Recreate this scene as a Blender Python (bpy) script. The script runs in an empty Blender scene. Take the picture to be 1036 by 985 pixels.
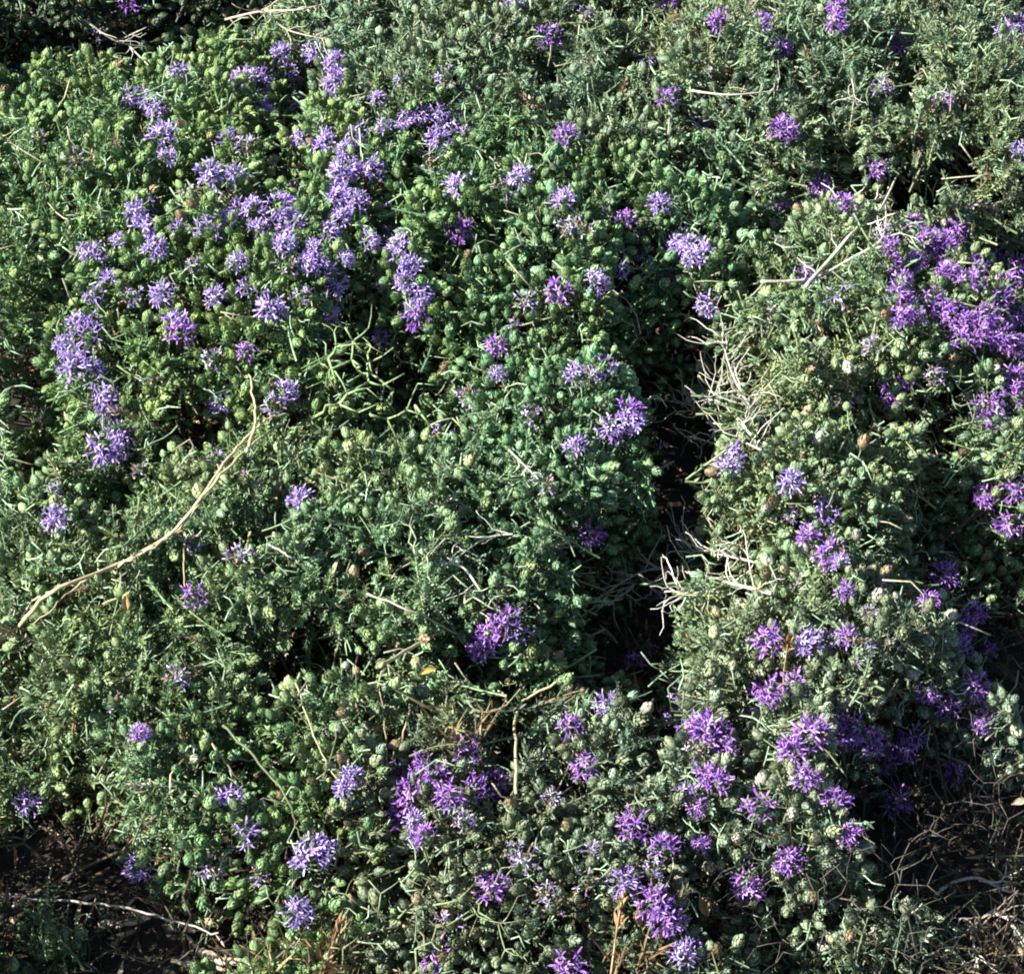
import bpy, math, random
import numpy as np
from mathutils import Vector, Matrix, noise as mnoise

R = random.Random(7)
NR = np.random.RandomState(11)
scene = bpy.context.scene
COL = scene.collection

# ------------------------------------------------------------------ camera, sky, sun, exposure
PITCH = math.radians(50)
DIST = 2.4
TGT = Vector((0.0, 0.0, 0.13))
CAMP = TGT + Vector((0, -DIST * math.cos(PITCH), DIST * math.sin(PITCH)))
PW, PH = 1036.0, 985.0
VW = 0.86                                   # metres across the frame at the target
cam_d = bpy.data.cameras.new('camera')
cam = bpy.data.objects.new('camera', cam_d)
COL.objects.link(cam)
cam.location = CAMP
cam.rotation_euler = (math.radians(90) - PITCH, 0, 0)
cam_d.sensor_width = 36
cam_d.lens = 36 * DIST / VW
cam_d.clip_start = 0.05
cam_d.clip_end = 500
scene.camera = cam

SUN_DIR = Vector((-0.73, -0.13, 0.65)).normalized()    # towards the sun
elev = math.asin(SUN_DIR.z)
azim = math.atan2(SUN_DIR.x, SUN_DIR.y)
w = bpy.data.worlds.new('World')
scene.world = w
w.use_nodes = True
nt = w.node_tree
bg = nt.nodes['Background']
sky = nt.nodes.new('ShaderNodeTexSky')
sky.sky_type = 'NISHITA'
sky.sun_disc = False
sky.sun_elevation = elev
sky.sun_rotation = azim
nt.links.new(sky.outputs[0], bg.inputs[0])
bg.inputs[1].default_value = 0.05
sd = bpy.data.lights.new('sun', 'SUN')
sd.energy = 5.0
sd.angle = math.radians(0.5)
sd.color = (1.0, 0.95, 0.87)
so = bpy.data.objects.new('sun', sd)
COL.objects.link(so)
so.rotation_euler = SUN_DIR.to_track_quat('Z', 'Y').to_euler()
so.location = SUN_DIR * 5
vs = scene.view_settings
vs.view_transform = 'Standard'
vs.look = 'None'
vs.gamma = 1
vs.use_curve_mapping = False
vs.exposure = 1.66
scene.cycles.filter_width = 1.9

# ------------------------------------------------------------------ pixel rays
CR = Vector((1, 0, 0))
CF = (TGT - CAMP).normalized()
CU = CR.cross(CF)
cCAM = np.array(CAMP); cF = np.array(CF); cU = np.array(CU)

def ray(px, py):
    k = VW / DIST / PW
    return (CF + CR * ((px - PW / 2) * k) - CU * ((py - PH / 2) * k))

def at_z(px, py, z):
    d = ray(px, py)
    return CAMP + d * ((z - CAMP.z) / d.z)

def project(P):
    v = np.asarray(P) - cCAM
    f = v @ cF
    k = DIST * PW / VW
    return PW / 2 + v[:, 0] / f * k, PH / 2 - (v @ cU) / f * k

MPX = VW / PW
MPY = VW / PW / math.sin(PITCH)

# ------------------------------------------------------------------ canopy height field
X0, X1, Y0, Y1, GS = -0.80, 0.80, -0.95, 1.05, 0.004
gx = np.arange(X0, X1 + 1e-6, GS)
gy = np.arange(Y0, Y1 + 1e-6, GS)
GX, GY = np.meshgrid(gx, gy)

def vnoise(X, Y, s, seed):
    r = np.random.RandomState(seed)
    T = r.rand(64, 64)
    u = X / s + 1000.3; v = Y / s + 1000.7
    i = np.floor(u).astype(int); j = np.floor(v).astype(int)
    a = u - i; b = v - j
    a = a * a * (3 - 2 * a); b = b * b * (3 - 2 * b)
    g = lambda p, q: T[p % 64, q % 64]
    return (g(i, j) * (1 - a) + g(i + 1, j) * a) * (1 - b) + (g(i, j + 1) * (1 - a) + g(i + 1, j + 1) * a) * b

# shrub -> lobes (pixel of the crest, half width, half depth, height)
SHRUBS = {
 'A': [(170, 190, 210, 170, .19), (310, 230, 190, 190, .20), (430, 190, 150, 150, .185), (30, 230, 150, 170, .175),
       (80, 390, 150, 110, .165), (220, 370, 110, 90, .16), (380, 300, 90, 100, .17), (-90, 300, 130, 190, .15), (60, 110, 140, 90, .13), (190, 90, 120, 80, .14), (240, 60, 90, 60, .12)],
 'B': [(480, 30, 190, 120, .19), (620, 90, 170, 110, .185), (780, 60, 190, 130, .20), (960, 70, 180, 140, .19),
       (560, -90, 220, 110, .17), (880, -80, 240, 110, .18), (350, -10, 110, 80, .14)],
 'C': [(590, 250, 140, 130, .185), (555, 370, 120, 110, .165), (665, 215, 110, 110, .18), (612, 425, 72, 72, .178), (500, 300, 80, 90, .165)],
 'D': [(100, 540, 190, 110, .165), (310, 540, 190, 120, .18), (495, 510, 150, 130, .172), (120, 660, 170, 90, .15),
       (330, 660, 170, 90, .15), (500, 620, 90, 80, .14), (75, 775, 125, 80, .155), (-90, 600, 110, 140, .13)],
 'E': [(818, 390, 96, 150, .195), (900, 320, 130, 130, .20), (975, 360, 115, 150, .165), (810, 520, 130, 110, .17),
       (920, 480, 110, 110, .14), (1080, 420, 100, 180, .10), (768, 285, 50, 50, .16), (842, 228, 62, 46, .19)],
 'F': [(720, 740, 110, 110, .15), (830, 690, 140, 100, .165), (935, 690, 100, 100, .185), (790, 800, 110, 80, .125), (865, 785, 95, 75, .17)],
 'G': [(440, 790, 110, 90, .14), (560, 770, 110, 90, .14), (630, 850, 110, 90, .125), (520, 890, 120, 80, .115),
       (680, 930, 80, 70, .09), (420, 920, 90, 60, .09), (560, 990, 130, 60, .08)],
 'H': [(235, 810, 110, 80, .115), (190, 880, 80, 50, .085), (300, 880, 90, 70, .10), (330, 800, 70, 70, .115)],
 'I': [(30, -60, 170, 70, .12), (170, -50, 120, 60, .10), (-120, 20, 90, 110, .20)],  # last lobe is out of view, added to throw shade on the corner
 'J': [(-110, 850, 60, 90, .20), (-115, 970, 50, 70, .18), (10, 985, 22, 22, .05), (66, 1000, 18, 18, .045)],  # first two lobes are unseen, added to shade the lower left
}
KEYS = list(SHRUBS)
CENT = {}
Hs = []
Near = []
nz1 = vnoise(GX, GY, 0.055, 1) - .5
nz2 = vnoise(GX, GY, 0.024, 2) - .5
nz3 = vnoise(GX, GY, 0.10, 3) - .5
for k in KEYS:
    h = np.zeros_like(GX); nr_ = np.full_like(GX, 1e9)
    cs = []
    for (px, py, rx, ry, z) in SHRUBS[k]:
        c = at_z(px, py, z * .9)
        cs.append(((c.x), (c.y), z))
        gw = 1.12 if rx > 70 else 1.0
        r2 = ((GX - c.x) / (rx * MPX * gw)) ** 2 + ((GY - c.y) / (ry * MPY * gw)) ** 2
        r2 = r2 * np.clip(1 + .55 * nz3 + .35 * nz1, .2, 3)
        nr_ = np.minimum(nr_, r2)
        h = np.maximum(h, z * np.clip(1 - np.clip(r2, 0, 9) ** 1.9, 0, 1) ** .5)
    Hs.append(h); Near.append(nr_)
    CENT[k] = (sum(c[0] for c in cs) / len(cs), sum(c[1] for c in cs) / len(cs))
Hs = np.array(Hs)
ID = np.where(Hs.max(0) > .01, Hs.argmax(0), np.array(Near).argmin(0))
H = (Hs ** 7).sum(0) ** (1 / 7)
H = np.minimum(H, .215)
for _ in range(10):
    H = (H * 2 + np.roll(H, 2, 0) + np.roll(H, -2, 0) + np.roll(H, 2, 1) + np.roll(H, -2, 1)) / 6
H = np.where(H > .01, H + .040 * nz1 + .030 * nz2 + .02 * nz3, 0)
# openings in the mat (pixel centre, half width, half height, plane, how deep)
HOLES = [(700, 374, 74, 62, .13, .97), (708, 388, 44, 56, .16, .97), (672, 442, 38, 44, .12, .95), (690, 500, 26, 30, .11, .92), (655, 560, 62, 46, .09, .97), (612, 605, 62, 46, .07, .95), (640, 640, 60, 40, .05, .9),
         (70, 15, 95, 30, .10, .7), (185, 15, 70, 26, .10, .7), (1015, 222, 34, 34, .13, .9), (668, 722, 46, 52, .06, .95),
         (205, 440, 48, 22, .12, .8), (445, 300, 22, 34, .13, .8), (385, 375, 72, 48, .12, .85), (440, 135, 36, 18, .15, .6),
         (980, 560, 80, 50, .07, .7), (66, 890, 88, 62, .02, .98), (970, 850, 150, 90, .02, .98), (165, 968, 105, 36, .01, .99), (115, 925, 60, 40, .01, .98), (110, 200, 0, 0, .1, 0),
         (205, 205, 34, 16, .15, .7), (395, 260, 16, 40, .14, .7), (725, 195, 50, 22, .14, .7), (940, 180, 80, 22, .14, .75),
         (385, 720, 60, 26, .08, .7), (300, 700, 44, 24, .08, .7), (260, 575, 46, 22, .12, .6), (30, 470, 30, 60, .1, .7),
         (870, 450, 60, 26, .12, .6), (885, 775, 40, 25, .09, .6), (160, 640, 50, 20, .1, .6), (470, 700, 40, 30, .08, .6)]
for (px, py, rx, ry, z, dep) in HOLES:
    if not rx: continue
    c = at_z(px, py, z)
    r2 = ((GX - c.x) / (rx * MPX)) ** 2 + ((GY - c.y) / (ry * MPY)) ** 2
    r2 = r2 * np.clip(1 + 1.3 * nz1 + .9 * nz2 + .5 * nz3, .15, 3)
    H = H * (1 - dep * np.clip(1.5 - 1.5 * r2 ** 1.5, 0, 1))
PIT = vnoise(GX, GY, .038, 51) * .65 + vnoise(GX, GY, .017, 52) * .35
H = np.clip(H - .075 * np.clip((PIT - .585) / .13, 0, 1) * (H > .05), 0, None)
DHY, DHX = np.gradient(H, GS)

def bil(A, x, y):
    u = np.clip((np.asarray(x) - X0) / GS, 0, len(gx) - 1.001)
    v = np.clip((np.asarray(y) - Y0) / GS, 0, len(gy) - 1.001)
    i = u.astype(int); j = v.astype(int); a = u - i; b = v - j
    return A[j, i] * (1 - a) * (1 - b) + A[j, i + 1] * a * (1 - b) + A[j + 1, i] * (1 - a) * b + A[j + 1, i + 1] * a * b

def idat(x, y):
    i = np.clip(np.round((np.asarray(x) - X0) / GS).astype(int), 0, len(gx) - 1)
    j = np.clip(np.round((np.asarray(y) - Y0) / GS).astype(int), 0, len(gy) - 1)
    return ID[j, i]

def hit(px, py, off=0.0):
    """where the ray through a photo pixel meets the canopy (or the soil)"""
    d = np.array(ray(px, py))
    z = np.linspace(.30, 0.0, 301)
    t = (z - cCAM[2]) / d[2]
    P = cCAM + t[:, None] * d
    hh = bil(H, P[:, 0], P[:, 1]) + off
    ok = np.nonzero(z <= hh)[0]
    return P[ok[0]] if len(ok) else P[-1]

def normal(x, y, soft=.6):
    n = np.array([-float(bil(DHX, x, y)) * soft, -float(bil(DHY, x, y)) * soft, 1.0])
    return n / np.linalg.norm(n)

# ------------------------------------------------------------------ mesh collector (numpy)
class Tpl:
    """a small template: vertices, faces and a colour factor per vertex"""
    def __init__(s): s.v = []; s.f = []; s.c = []
    def add(s, vs_, fs, c):
        o = len(s.v)
        s.v += [tuple(p) for p in vs_]
        s.f += [tuple(i + o for i in f) for f in fs]
        s.c += [c] * len(vs_) if not isinstance(c, list) else c
    def fin(s):
        s.V = np.array(s.v, float); s.C = np.array(s.c, float)
        s.L = np.concatenate([np.array(f) for f in s.f]); s.T = np.array([len(f) for f in s.f])
        return s

class Bag:
    def __init__(s): s.V = []; s.C = []; s.L = []; s.T = []; s.n = 0
    def put(s, V, C, L, T):
        s.V.append(V); s.C.append(C); s.L.append(L + s.n); s.T.append(T); s.n += len(V)
    def inst(s, tpl, M, P, tint):
        """M (k,3,3), P (k,3), tint (k,3)"""
        k = len(P)
        if not k: return
        V = np.einsum('kij,nj->kni', M, tpl.V) + P[:, None, :]
        C = tint[:, None, :] * tpl.C[None]
        n = len(tpl.V)
        L = (tpl.L[None] + (np.arange(k) * n)[:, None]).ravel()
        s.put(V.reshape(-1, 3), C.reshape(-1, 3), L, np.tile(tpl.T, k))
    def tube(s, pts, r0, r1, col, sides=5, cap=True):
        pts = [np.asarray(p, float) for p in pts]
        V = []; n = len(pts); up = np.array([.31, .17, .93])
        for i, p in enumerate(pts):
            t = pts[min(i + 1, n - 1)] - pts[max(i - 1, 0)]
            t = t / (np.linalg.norm(t) + 1e-12)
            a = np.cross(t, up); la = np.linalg.norm(a)
            if la < 1e-3: a = np.cross(t, [1, 0, 0]); la = np.linalg.norm(a)
            a /= la; b = np.cross(t, a)
            r = r0 + (r1 - r0) * i / (n - 1)
            for q in range(sides):
                an = 2 * math.pi * q / sides
                V.append(p + r * (math.cos(an) * a + math.sin(an) * b))
        L = []; T = []
        for i in range(n - 1):
            for q in range(sides):
                L += [i * sides + q, i * sides + (q + 1) % sides, (i + 1) * sides + (q + 1) % sides, (i + 1) * sides + q]; T.append(4)
        if cap:
            L += list(range(sides))[::-1]; T.append(sides)
            L += [(n - 1) * sides + q for q in range(sides)]; T.append(sides)
        C = np.tile(np.array(col, float), (len(V), 1))
        s.put(np.array(V), C, np.array(L), np.array(T))
    def mesh(s, name, mat, smooth=True):
        V = np.concatenate(s.V); C = np.concatenate(s.C); L = np.concatenate(s.L); T = np.concatenate(s.T)
        me = bpy.data.meshes.new(name)
        me.vertices.add(len(V)); me.vertices.foreach_set('co', V.ravel())
        me.loops.add(len(L)); me.loops.foreach_set('vertex_index', L.astype(np.int32))
        me.polygons.add(len(T))
        me.polygons.foreach_set('loop_start', np.concatenate([[0], np.cumsum(T)[:-1]]).astype(np.int32))
        me.polygons.foreach_set('loop_total', T.astype(np.int32))
        at = me.attributes.new('tint', 'FLOAT_COLOR', 'POINT')
        at.data.foreach_set('color', np.concatenate([np.clip(C, 0, 1), np.ones((len(C), 1))], 1).ravel())
        me.update(calc_edges=True)
        if smooth: me.polygons.foreach_set('use_smooth', np.ones(len(T), bool))
        me.materials.append(mat)
        return me

def link(name, me, parent=None, loc=None, rot=None, scale=None):
    o = bpy.data.objects.new(name, me)
    COL.objects.link(o)
    if parent is not None: o.parent = parent
    if loc is not None: o.location = loc
    if rot is not None: o.rotation_euler = rot
    if scale is not None: o.scale = (scale,) * 3
    return o

def thing(name, label, cat, loc, group=None, me=None):
    o = bpy.data.objects.new(name, me)
    COL.objects.link(o)
    o.location = loc
    o['label'] = label; o['category'] = cat
    if group: o['group'] = group
    return o

# ------------------------------------------------------------------ materials
def mat_tint(name, rough, spec, transl=0.0, nscale=300, namp=.35, bump=.15):
    m = bpy.data.materials.new(name); m.use_nodes = True
    t = m.node_tree; N = t.nodes; Lk = t.links
    b = N['Principled BSDF']
    a = N.new('ShaderNodeAttribute'); a.attribute_name = 'tint'
    g = N.new('ShaderNodeNewGeometry')
    no = N.new('ShaderNodeTexNoise'); no.inputs['Scale'].default_value = nscale; no.inputs['Detail'].default_value = 3
    Lk.new(g.outputs['Position'], no.inputs['Vector'])
    mr = N.new('ShaderNodeMapRange'); mr.inputs['From Min'].default_value = .3; mr.inputs['From Max'].default_value = .7
    mr.inputs['To Min'].default_value = 1 - namp; mr.inputs['To Max'].default_value = 1 + namp
    Lk.new(no.outputs[0], mr.inputs['Value'])
    mx = N.new('ShaderNodeVectorMath'); mx.operation = 'SCALE'
    Lk.new(a.outputs['Color'], mx.inputs[0]); Lk.new(mr.outputs[0], mx.inputs['Scale'])
    Lk.new(mx.outputs[0], b.inputs['Base Color'])
    b.inputs['Roughness'].default_value = rough
    b.inputs['Specular IOR Level'].default_value = spec
    if bump:
        bp = N.new('ShaderNodeBump'); bp.inputs['Strength'].default_value = bump; bp.inputs['Distance'].default_value = .001
        Lk.new(no.outputs[0], bp.inputs['Height']); Lk.new(bp.outputs[0], b.inputs['Normal'])
    if transl:
        tr = N.new('ShaderNodeBsdfTranslucent'); Lk.new(mx.outputs[0], tr.inputs['Color'])
        ms = N.new('ShaderNodeMixShader'); ms.inputs[0].default_value = transl
        Lk.new(b.outputs[0], ms.inputs[1]); Lk.new(tr.outputs[0], ms.inputs[2])
        Lk.new(ms.outputs[0], N['Material Output'].inputs['Surface'])
    return m

M_LEAF = mat_tint('leaf', .5, .45, .2, 260, .3, .2)
M_BUD = mat_tint('bud', .55, .4, .06, 500, .3, .25)
M_PETAL = mat_tint('petal', .6, .2, .32, 420, .38, .1)
M_WOOD = mat_tint('bark', .8, .25, 0, 420, .4, .5)
M_STRAW = mat_tint('straw', .55, .45, .08, 200, .22, .2)

# ------------------------------------------------------------------ templates
def rotm(d, roll=0.0):
    """matrix whose z axis is d"""
    d = np.asarray(d, float); d = d / np.linalg.norm(d)
    a = np.cross(d, [0, 0, 1.0]) if abs(d[2]) < .95 else np.cross(d, [1.0, 0, 0])
    a /= np.linalg.norm(a); b = np.cross(d, a)
    c, s = math.cos(roll), math.sin(roll)
    return np.stack([c * a + s * b, -s * a + c * b, d], 1)

def blade(tp, base, d, L, wd, curl, roll, c0, c1):
    """a narrow channelled leaf, four faces"""
    M = rotm(d, roll)
    pts = []
    for (t, wf, z) in ((0, .35, 0), (.45, 1, .4), (1, .12, 1)):
        x = L * t
        off = curl * L * t * t
        pts.append(([-wd * wf / 2, -off + wd * .25 * wf, x], [0, -off, x], [wd * wf / 2, -off + wd * .25 * wf, x], z))
    vs_, cs = [], []
    for (a, b, c, z) in pts:
        for p in (a, b, c):
            vs_.append(M @ np.array(p) + base)
            cs.append(tuple(np.array(c0) * (1 - z) + np.array(c1) * z))
    fs = []
    for i in range(2):
        for q in range(2):
            fs.append((i * 3 + q, i * 3 + q + 1, i * 3 + q + 4, i * 3 + q + 3))
    tp.add(vs_, fs, cs)

def needle(tp, base, d, L, wd, fold, roll, c0, c1):
    """a tiny folded leaf, two faces"""
    M = rotm(d, roll)
    pts = [(0, 0, 0), (wd / 2, wd * .3, L * .5), (0, -fold * L, L), (-wd / 2, wd * .3, L * .55)]
    m = tuple((np.array(c0) + np.array(c1)) / 2)
    tp.add([M @ np.array(p) + base for p in pts], [(0, 1, 2), (0, 2, 3)], [c0, m, c1, m])

def ring_tube(tp, pts, rs, c, sides=4):
    b = Bag(); b.tube(pts, 1, 1, (1, 1, 1), sides, False)
    V = b.V[0].reshape(len(pts), sides, 3)
    ctr = np.array(pts)[:, None, :]
    V = ctr + (V - ctr) * np.array(rs)[:, None, None]
    L = b.L[0].reshape(-1, 4)
    tp.add(V.reshape(-1, 3), [tuple(f) for f in L], c)

def make_bud(r, fat=1.0, bristly=1.0):
    """a green ovoid cone of overlapping bracts, about 10 mm tall"""
    tp = Tpl()
    Lg = .0112 * r.uniform(.85, 1.15) * fat ** .3; W = .0054 * r.uniform(.88, 1.12) * fat
    ns, nr = 8, 5
    vs_, cs = [], []
    for i in range(nr + 1):
        t = i / nr
        rr = W * .86 * math.sin(math.pi * min(.97, .10 + .86 * t)) ** .75
        for q in range(ns):
            an = 2 * math.pi * (q + .5 * (i % 2)) / ns
            vs_.append((rr * math.cos(an), rr * math.sin(an), Lg * .95 * t)); cs.append((.5, .55, .42))
    fs = [(i * ns + q, i * ns + (q + 1) % ns, (i + 1) * ns + (q + 1) % ns, (i + 1) * ns + q) for i in range(nr) for q in range(ns)]
    fs.append(tuple(nr * ns + q for q in range(ns)))
    tp.add(vs_, fs, cs)
    rows = 5
    for i in range(rows):
        t = .06 + .80 * i / (rows - 1)
        rr = W * math.sin(math.pi * min(.95, .14 + .80 * t)) ** .75
        for q in range(6):
            an = 2 * math.pi * (q + .5 * (i % 2)) / 6 + r.uniform(-.15, .15)
            ln = .0050 * r.uniform(.8, 1.2); wd = .0044 * r.uniform(.85, 1.1) * (1 - .35 * t)
            lean = (.28 - .85 * t) * 1.0 + .12 * bristly * r.uniform(.3, 1.6)
            ra = np.array([math.cos(an), math.sin(an), 0]); ta = np.array([-math.sin(an), math.cos(an), 0])
            zz = np.array([0, 0, 1.0])
            base = ra * rr * .8 + zz * Lg * t * .9
            d = zz * math.cos(lean) + ra * math.sin(lean)
            out = ra * math.cos(lean) - zz * math.sin(lean)
            mid = base + d * ln * .5 + out * .0007
            tip = base + d * ln + out * .0001 + ra * .0004 * bristly
            A = base; B = mid + ta * wd / 2 - out * .0004; Cc = tip; D = mid - ta * wd / 2 - out * .0004
            tp.add([A, B, Cc, D, mid + out * .0004], [(0, 1, 4), (1, 2, 4), (2, 3, 4), (3, 0, 4)],
                   [(.8, .82, .7), (1.0, 1.0, .95), (1.55, 1.5, 1.5), (1.0, 1.0, .95), (1.12, 1.12, 1.05)])
    tp.fin()
    return tp

def make_budstem(r):
    """the stem under a cone: top at the origin, running down, a few paired leaves"""
    tp = Tpl()
    n = 5; Ls = r.uniform(.026, .040); bx, by = r.uniform(-.006, .006), r.uniform(-.006, .006)
    pts = [np.array([bx * t * t, by * t * t, -Ls * t]) for t in np.linspace(0, 1, n)]
    ring_tube(tp, pts, np.linspace(.0006, .0009, n), (1.15, 1.1, 1.0))
    for t in (.06, .3, .55, .8):
        p = np.array([bx * t * t, by * t * t, -Ls * t]); a0 = r.uniform(0, 6.28)
        for q in range(3 if t > .1 else 4):
            an = a0 + q * 6.28 / (3 if t > .1 else 4) + r.uniform(-.3, .3)
            el = r.uniform(.2, .9)
            d = np.array([math.cos(an) * math.cos(el), math.sin(an) * math.cos(el), math.sin(el)])
            needle(tp, p, d, r.uniform(.004, .007), r.uniform(.0016, .0025), r.uniform(-.25, .15), r.uniform(-.6, .6), (.85, .95, .85), (1.1, 1.05, 1.0))
    return tp.fin()

def make_sprig(r, dense=1.0, Ls=.042):
    """a leafy shoot: base at -Ls, tip at the origin, whorls of needle leaves that crowd towards the tip"""
    tp = Tpl()
    n = 5; bx, by = r.uniform(-.010, .010), r.uniform(-.010, .010)
    pos = lambda t: np.array([bx * (1 - t) ** 2, by * (1 - t) ** 2, -Ls * (1 - t)])
    ring_tube(tp, [pos(t) for t in np.linspace(0, 1, n)], np.linspace(.0011, .0006, n), (1.25, 1.2, 1.15))
    k = int(10 * dense)
    for i in range(k):
        t = .12 + .88 * (i / (k - 1)) ** .85
        a0 = r.uniform(0, 6.28); m = 4 if t > .6 else 3
        for q in range(m):
            an = a0 + 6.28 * q / m + r.uniform(-.35, .35)
            el = r.uniform(.45, 1.05) + .6 * max(0, t - .75) * 2
            d = np.array([math.cos(an) * math.cos(el), math.sin(an) * math.cos(el), math.sin(el)])
            v = r.uniform(.85, 1.15)
            needle(tp, pos(t), d, r.uniform(.0038, .0072), r.uniform(.0016, .0026), r.uniform(-.3, .12), r.uniform(-.6, .6),
                  (.85 * v, .95 * v, .85 * v), (1.15 * v, 1.1 * v, 1.05 * v))
    return tp.fin()

def make_florets(r, nfl, cols, reach=1.0):
    """two-lipped florets standing out all over the upper part of a cone"""
    tp = Tpl()
    side = r.uniform(0, 6.28)
    for i in range(nfl):
        if math.cos(i * 2.39996 - side) > .55 and r.random() < .55: continue
        u = (i + .5) / nfl
        th = math.acos(1 - u * 1.12) if u * 1.12 < 2 else 1.5
        ph = i * 2.39996 + r.uniform(-.35, .35)
        th += r.uniform(-.18, .18)
        d = np.array([math.sin(th) * math.cos(ph), math.sin(th) * math.sin(ph), math.cos(th)])
        M = rotm(d, r.uniform(-.5, .5))
        # keep the floret's local +y roughly up so the lips sit right
        st = np.array([0, 0, .0058]) + d * np.array([.0036, .0036, .0042])
        Lt = reach * r.uniform(.0042, .0092)
        c = np.array(cols[r.randrange(len(cols))]) * r.uniform(.85, 1.15)
        dark = tuple(c * .72); mid = tuple(c); pale = tuple(np.clip(c * 1.4 + .04, 0, 1))
        bend = r.uniform(-.25, .25)
        P = lambda x, y, z: st + M @ np.array([x, y + bend * z * z / .02, z])
        ring = []
        vs_, cs = [], []
        for (z, rr) in ((0, .0005), (Lt * .6, .0007), (Lt, .0011)):
            for q in range(4):
                vs_.append(P(rr * math.cos(q * 1.5708 + .785), rr * math.sin(q * 1.5708 + .785), z)); cs.append(dark if z == 0 else mid)
        fs = [(k * 4 + q, k * 4 + (q + 1) % 4, (k + 1) * 4 + (q + 1) % 4, (k + 1) * 4 + q) for k in range(2) for q in range(4)]
        tp.add(vs_, fs, cs)
        for (an, ln, wd, fwd) in ((1.57, .0042, .0012, .85), (-1.57, .0046, .0013, .4), (-.45, .0036, .0010, .5), (-2.69, .0036, .0010, .5)):
            ln *= r.uniform(.85, 1.25) * reach; an += r.uniform(-.25, .25); fwd += r.uniform(-.25, .35)
            a = np.array([math.cos(an), math.sin(an), 0]); s_ = np.array([-math.sin(an), math.cos(an), 0]); z_ = np.array([0, 0, 1.0])
            dd = a * math.cos(fwd) + z_ * math.sin(fwd)
            b0 = a * .0009 + z_ * Lt
            q0 = [b0 - s_ * .0006, b0 + s_ * .0006, b0 + dd * ln * .55 + s_ * wd / 2, b0 + dd * ln - z_ * .0005 + s_ * wd * .2,
                  b0 + dd * ln - z_ * .0005 - s_ * wd * .2, b0 + dd * ln * .55 - s_ * wd / 2]
            tp.add([P(*p) for p in q0], [(0, 1, 2, 5), (5, 2, 3, 4)], [mid, mid, pale, pale, pale, pale])
    return tp.fin()

BUDS = [make_bud(R, 1.0, b) for b in (.2, .4, .6, .8, 1.2, 1.8)]
CALYX = [make_bud(R, 1.1, b) for b in (2.0, 2.6, 3.2)]
STEMS = [make_budstem(R) for _ in range(6)]
SPRIGS = [make_sprig(R) for _ in range(8)]
LONG = [make_sprig(R, 1.5, .058) for _ in range(5)]
DRY = [make_sprig(R, .55, .050) for _ in range(5)]

# ------------------------------------------------------------------ ground
def ground():
    n = 120
    bag = Bag()
    # finer cells in the middle, reaching far out
    t = np.linspace(-1, 1, n)
    ax = np.sign(t) * (0.9 * np.abs(t) + 40 * np.clip(np.abs(t) - .72, 0, 1) ** 2 * 6)
    XX, YY = np.meshgrid(ax, ax)
    Z = .012 * (vnoise(XX, YY, .12, 21) - .5) + .006 * (vnoise(XX, YY, .04, 22) - .5) - .004
    V = np.stack([XX.ravel(), YY.ravel(), Z.ravel()], 1)
    i, j = np.meshgrid(np.arange(n - 1), np.arange(n - 1))
    a = (j * n + i).ravel()
    L = np.stack([a, a + 1, a + n + 1, a + n], 1).ravel()
    bag.put(V, np.ones((len(V), 3)), L, np.full(len(a), 4))
    m = bpy.data.materials.new('dark soil'); m.use_nodes = True
    N = m.node_tree.nodes; Lk = m.node_tree.links; b = N['Principled BSDF']
    g = N.new('ShaderNodeNewGeometry')
    no = N.new('ShaderNodeTexNoise'); no.inputs['Scale'].default_value = 60; no.inputs['Detail'].default_value = 8; no.inputs['Roughness'].default_value = .7
    Lk.new(g.outputs['Position'], no.inputs['Vector'])
    cr = N.new('ShaderNodeValToRGB')
    cr.color_ramp.elements[0].color = (.006, .0045, .0035, 1); cr.color_ramp.elements[0].position = .3
    cr.color_ramp.elements[1].color = (.045, .032, .024, 1); cr.color_ramp.elements[1].position = .75
    Lk.new(no.outputs[0], cr.inputs[0]); Lk.new(cr.outputs[0], b.inputs['Base Color'])
    bp = N.new('ShaderNodeBump'); bp.inputs['Strength'].default_value = .8; bp.inputs['Distance'].default_value = .006
    Lk.new(no.outputs[0], bp.inputs['Height']); Lk.new(bp.outputs[0], b.inputs['Normal'])
    b.inputs['Roughness'].default_value = .95
    o = link('ground', bag.mesh('ground', m))
    o['kind'] = 'structure'
ground()

# ------------------------------------------------------------------ shrubs
INFO = {
 'A': ('rounded thyme cushion at the upper left, most densely dotted with lavender flowers', (.122, .200, .078), (.108, .195, .084), .80, .45),
 'B': ('grey-green fine-leaved thyme along the top, upright shoots with few scattered purple flowers', (.150, .212, .128), (.142, .206, .122), .36, 1.0),
 'C': ('round green-budded thyme cushion left of the dark central gap, with few lavender flowers', (.110, .200, .092), (.100, .180, .090), .85, .4),
 'D': ('blue-green leafy thyme at the middle left, nearly flowerless, under the long dry grass stalk', (.134, .212, .106), (.130, .205, .104), .60, .8),
 'E': ('thyme cushion right of the dark gap, pale dead twigs on its left, violet flowers right', (.150, .220, .122), (.142, .212, .112), .55, .6),
 'F': ('thyme at the lower right with pale grey buds and vivid purple flowers by the hollow', (.146, .196, .132), (.112, .162, .106), .66, .4),
 'G': ('low greyish thyme at the bottom centre with purple flower clusters among dry straw', (.128, .165, .105), (.120, .150, .090), .50, .6),
 'H': ('small low green-budded thyme above the fallen sticks at the lower left', (.108, .185, .080), (.098, .165, .074), .85, .35),
 'J': ('dark thyme at the lower left corner beside the arching straw, unseen lobes added for shade', (.07, .11, .06), (.065, .10, .06), .5, .5),
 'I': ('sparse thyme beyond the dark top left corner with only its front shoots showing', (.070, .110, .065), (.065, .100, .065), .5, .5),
}
ROOT = {}
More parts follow.
